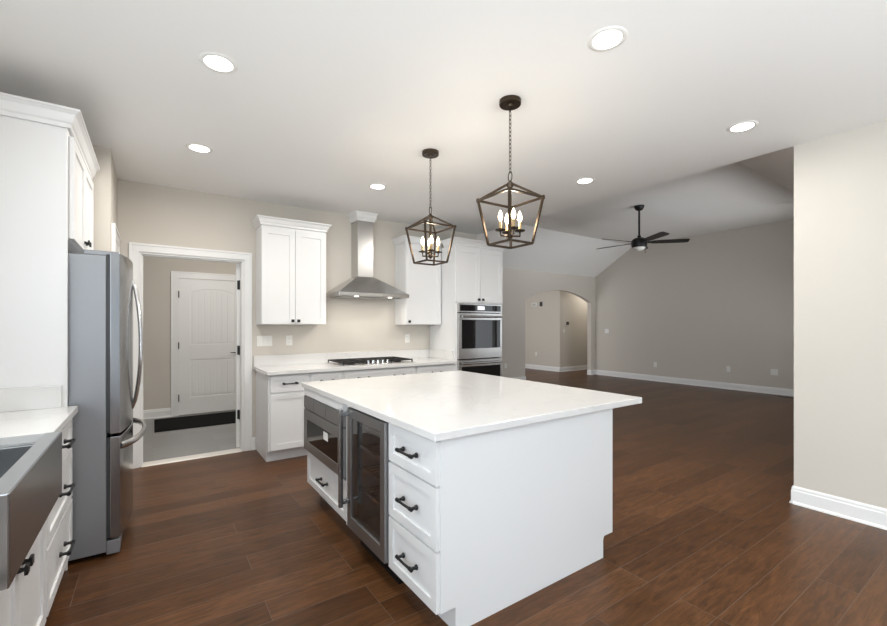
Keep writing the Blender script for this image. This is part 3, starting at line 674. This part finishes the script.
# ------------------------------------------------------------------ pendants
def pendant(loc, label):
    x, y = loc; t = thing('lantern_pendant', label, 'pendant lamp', (x, y, CH), 'pendant lanterns over the island')
    MB().lathe((x, y, CH-0.03), [(0, -.012), (0.02, -.012), (0.024, 0), (0.062, 0), (0.066, .004), (0.066, .030)], 28).build('canopy', M['bronze'], t)
    ch = MB(); n = 16; z1, z0 = CH-.042, 2.30
    L = (z1-z0)/n
    for i in range(n):
        zc = z1-(i+.5)*L; k = []
        for a in range(10):
            th = 2*PI*a/10; u = 0.0075*math.cos(th); w = (L*.66)*math.sin(th)
            k.append((x+u, y, zc+w) if i % 2 else (x, y+u, zc+w))
        ch.tube(k, 0.0021, 5, closed=True)
    ch.build('chain', M['bronze'], t)
    zt, zb, zh = 2.138, 1.862, 2.232; a, c = 0.139, 0.094
    lp_ = []
    for i in range(13):
        th = 2*PI*i/12; lp_.append((x+.0, y+0.016*math.sin(th), 2.274+0.032*math.cos(th)))
    f = MB(); f.tube(lp_[:-1], 0.0035, 6, closed=True)
    f.lathe((x, y, zh-.016), [(0.012, -.01), (0.021, 0), (0.021, .018), (0.012, .026), (0.006, .034)], 16)
    cs = [(-1, -1), (1, -1), (1, 1), (-1, 1)]
    for i in range(4):
        p, q = cs[i], cs[(i+1) % 4]; w = 0.012
        T_ = lambda s_: (x+s_[0]*a, y+s_[1]*a, zt); B_ = lambda s_: (x+s_[0]*c, y+s_[1]*c, zb)
        f.bar(T_(p), T_(q), w); f.bar(B_(p), B_(q), w); f.bar(T_(p), B_(p), w); f.bar((x+p[0]*.012, y+p[1]*.012, zh-.004), T_(p), w)
        e = T_(p); f.box(e[0]-.008, e[0]+.008, e[1]-.008, e[1]+.008, e[2]-.010, e[2]+.012)
    f.build('cage', M['bronze'], t)
    st = MB(); st.tube([(x, y, zh-.01), (x, y, 1.915)], 0.010, 10).lathe((x, y, 1.905), [(0, -.014), (0.008, -.010), (0.017, 0), (0.017, .02), (0.008, .028), (0.005, .03)], 14)
    st.build('stem', M['bronze'], t)
    for k in range(4):
        an = PI/4+k*PI/2+0.35; dx, dy = math.cos(an), math.sin(an); r = 0.062
        am = MB(); am.tube([(x+dx*.012, y+dy*.012, 1.912), (x+dx*r, y+dy*r, 1.912), (x+dx*r, y+dy*r, 1.938)], 0.006, 8)
        am.lathe((x+dx*r, y+dy*r, 1.938), [(0.006, 0), (0.029, .004), (0.033, .010), (0.016, .010), (0.011, .013), (0.011, .018)], 14)
        am = am.build('arm', M['bronze'], t)
        MB().lathe((x+dx*r, y+dy*r, 1.956), [(0.0095, 0), (0.0095, .042), (0.006, .044)], 12).build('candle_sleeve', M['candle'], am)
        MB().lathe((x+dx*r, y+dy*r, 2.0), [(0.006, 0), (0.0125, .014), (0.0145, .026), (0.011, .044), (0.005, .060), (0.001, .068)], 12).build('bulb', M['bulb'], am)
    l = bpy.data.lights.new('candle_light', 'POINT'); l.energy = 7; l.color = (1, 0.86, 0.68); l.shadow_soft_size = 0.05
    lo = bpy.data.objects.new('candle_light', l); COL.objects.link(lo); lo.parent = t; lo.location = (0, 0, 2.035-CH)
    return t
pendant((1.813, 2.812), 'bronze lantern pendant farther from the camera, over the cooktop end of the island')
pendant((1.801, 1.894), 'bronze lantern pendant nearer the camera, over the near half of the island')

# ------------------------------------------------------------------ recessed ceiling lights
def downlight(x, y, z, label, lit=True, power=12):
    t = thing('recessed_light', label, 'ceiling light', (x, y, z), 'recessed ceiling lights')
    MB().lathe((x, y, z), [(0.066, -.0035), (0.070, -.006), (0.088, -.004), (0.092, 0)], 36, caps=False).build('trim_ring', M['white_plastic'], t)
    MB().lathe((x, y, z), [(0.067, -.004), (0.04, -.0055), (0, -.006)], 36, caps=False).build('lens', M['led'] if lit else M['frost'], t)
    if lit:
        l = bpy.data.lights.new('downlight', 'AREA'); l.shape = 'DISK'; l.size = 0.12; l.energy = power; l.color = (1, 0.965, 0.91); l.spread = math.radians(175)
        o = bpy.data.objects.new('downlight', l); COL.objects.link(o); o.parent = t; o.location = (0, 0, -0.012)
    return t
downlight(0.285, 2.49, CH, 'lit recessed ceiling light nearest the left side cabinets and the camera', power=12)
downlight(0.300, 3.77, CH, 'lit recessed ceiling light in front of the doorway', power=15)
downlight(1.835, 3.81, CH, 'lit recessed ceiling light in front of the range hood', power=10.5)
downlight(1.797, 1.222, CH, 'lit recessed ceiling light largest in view, on the camera side of the pendants', power=6)
downlight(3.36, 1.23, CH, 'lit recessed ceiling light close to the right wall', power=6)
downlight(3.385, 2.54, CH, 'lit recessed ceiling light right of the near pendant, by the living room edge', power=28)
downlight(8.60, 2.56, 3.40, 'unlit recessed light in the living room ceiling beside the right wall', False)

# ------------------------------------------------------------------ ceiling fan
fx, fy, fz = 6.83, 4.03, 3.40
t = thing('ceiling_fan', 'black five-blade ceiling fan with frosted light hanging in the living room', 'ceiling fan', (fx, fy, fz))
MB().lathe((fx, fy, fz), [(0.020, -.085), (0.055, -.07), (0.078, -.03), (0.082, 0)], 28).build('canopy', M['black'], t)
MB().tube([(fx, fy, fz-.08), (fx, fy, 2.90)], 0.016, 12).build('downrod', M['black'], t)
MB().lathe((fx, fy, 2.70), [(0.10, -.01), (0.118, 0), (0.125, .03), (0.125, .09), (0.112, .125), (0.07, .15), (0.03, .155), (0.028, .19), (0.017, .2)], 32).build('motor_housing', M['black'], t)
MB().lathe((fx, fy, 2.69), [(0.001, -.055), (0.05, -.048), (0.085, -.028), (0.1, 0)], 28).build('lamp_bowl', M['frost'], t)
MB().tube([(fx+.09, fy-.05, 2.69), (fx+.095, fy-.055, 2.60)], 0.004, 6).build('pull_chain', M['black'], t)
view = -math.radians(34.583)
for k in range(5):
    an = view-math.radians(24.7)-math.radians(-11+72*k); ca, sa = math.cos(an), math.sin(an); pit = math.radians(-14)
    def bp(l, w, h):
        ww = w*math.cos(pit)-h*math.sin(pit); hh = w*math.sin(pit)+h*math.cos(pit)
        return (fx+l*ca-ww*sa, fy+l*sa+ww*ca, 2.775+hh)
    out = [(0.20, -.050), (0.30, -.060), (0.70, -.070), (0.755, -.062), (0.77, -.045), (0.77, .045), (0.755, .062), (0.70, .070), (0.30, .060), (0.20, .050)]
    n = len(out); bl = MB()
    bl.add([bp(l, w, -.004) for l, w in out]+[bp(l, w, .004) for l, w in out], [tuple(range(n))[::-1], tuple(range(n, 2*n))]+[(i, (i+1) % n, n+(i+1) % n, n+i) for i in range(n)])
    o = bl.build('blade', M['black'], t)
    ir = MB(); w2 = 0.03
    q = [bp(0.10, -.02, -.006), bp(0.10, .02, -.006), bp(0.25, .034, -.006), bp(0.25, -.034, -.006), bp(0.10, -.02, .006), bp(0.10, .02, .006), bp(0.25, .034, .006), bp(0.25, -.034, .006)]
    ir.add(q, [(0,3,2,1),(4,5,6,7),(0,1,5,4),(1,2,6,5),(2,3,7,6),(3,0,4,7)]); ir.build('blade_iron', M['black'], o)

# ------------------------------------------------------------------ outlets, switches and other wall fittings
def plate(F, u, z, gangs, kind, label, name, group=None):
    w = 0.070+0.046*(gangs-1); p = F(u, 0, z)
    t = thing(name, label, 'outlet' if kind == 'outlet' else 'light switch', p, group)
    MB().fbox(F, u-w/2, u+w/2, 0.0005, .006, z-.0575, z+.0575).build('cover_plate', M['white_plastic'], t, 0.002)
    for g in range(gangs):
        uc = u+(g-(gangs-1)/2)*0.046
        if kind == 'outlet':
            for dz in (-.02, .02):
                m = MB(); m.fbox(F, uc-.016, uc+.016, .006, .0078, z+dz-.014, z+dz+.014); o = m.build('socket', M['white_plastic'], t)
                s_ = MB(); s_.fbox(F, uc-.008, uc-.006, .0078, .0081, z+dz-.004, z+dz+.006); s_.fbox(F, uc+.006, uc+.008, .0078, .0081, z+dz-.004, z+dz+.006); s_.build('slot', M['plastic'], o)
        else:
            m = MB(); m.fbox(F, uc-.016, uc+.016, .006, .0095, z-.033, z+.033); m.build('rocker', M['white_plastic'], t, 0.001)
    return t
BF = face_y(BY); RW = face_mx(LX); AF = face_y(AY); HL = face_mx(HX); HR = face_y(HY)
plate(BF, 1.026, 1.19, 3, 'switch', 'wide white triple switch plate below the left wall cabinet by the doorway', 'light_switch')
plate(BF, 1.292, 1.19, 1, 'outlet', 'white outlet below the left wall cabinet, left of the cooktop', 'wall_outlet')
plate(BF, 2.85, 1.187, 1, 'outlet', 'white outlet below the right wall cabinet, beside the oven tower', 'wall_outlet')
plate(RW, 6.90, 1.207, 2, 'switch', 'white double switch plate on the grey living room wall beside the arch', 'light_switch')
plate(RW, 5.56, 0.40, 1, 'outlet', 'white outlet low on the living room wall, nearest the arch', 'wall_outlet')
plate(RW, 3.97, 0.43, 1, 'outlet', 'white outlet low on the living room wall, middle of the three', 'wall_outlet')
plate(RW, 3.16, 0.437, 2, 'outlet', 'white outlet low on the living room wall, closest to the kitchen wall end', 'wall_outlet')
plate(AF, 6.76, 0.42, 1, 'outlet', 'white outlet low on the wall between the oven tower and the arch', 'wall_outlet')
plate(HL, 9.15, 0.48, 1, 'outlet', 'white outlet low on the lit hall wall seen through the arch', 'wall_outlet')
plate(HR, 9.98, 1.20, 1, 'switch', 'white switch on the shaded hall wall under the thermostat', 'light_switch')
t = thing('thermostat', 'small dark thermostat on the shaded hall wall above the switch', 'thermostat', (10.13, HY, 1.42))
MB().fbox(HR, 10.08, 10.18, .0005, .022, 1.375, 1.465).build('case', M['plastic'], t, 0.004)
MB().fbox(HR, 10.095, 10.165, .022, .023, 1.40, 1.45).build('screen', M['black_glass'], t)
t = thing('door_chime', 'white door chime box high on the hall wall just under the arch', 'door chime', (HX, 9.19, 1.90))
MB().fbox(HL, 9.09, 9.29, .0005, .05, 1.945, 2.06).build('case', M['white_plastic'], t, 0.006)
MB().fbox(HL, 9.12, 9.26, .05, .054, 1.965, 2.04).build('grille', M['grey_plastic'], t)
t = thing('alarm_sensor', 'small dark sensor on the hall wall beside the white chime box', 'sensor', (HX, 8.93, 1.98))
MB().fbox(HL, 8.89, 8.97, .0005, .04, 1.94, 2.08).build('case', M['plastic'], t, 0.006)
MB().fbox(HL, 8.91, 8.95, .04, .045, 2.0, 2.04).build('lens', M['black_glass'], t)
t = thing('floor_register', 'black floor vent beside the living room wall near the kitchen wall end', 'vent', (9.90, 2.87, 0))
MB().box(9.84, 9.97, 2.72, 3.02, 0.0005, 0.005).build('frame', M['black'], t)
m = MB()
for i in range(9): m.box(9.855, 9.955, 2.735+i*.031, 2.75+i*.031, 0.005, 0.007)
m.build('louvre', M['black'], t)
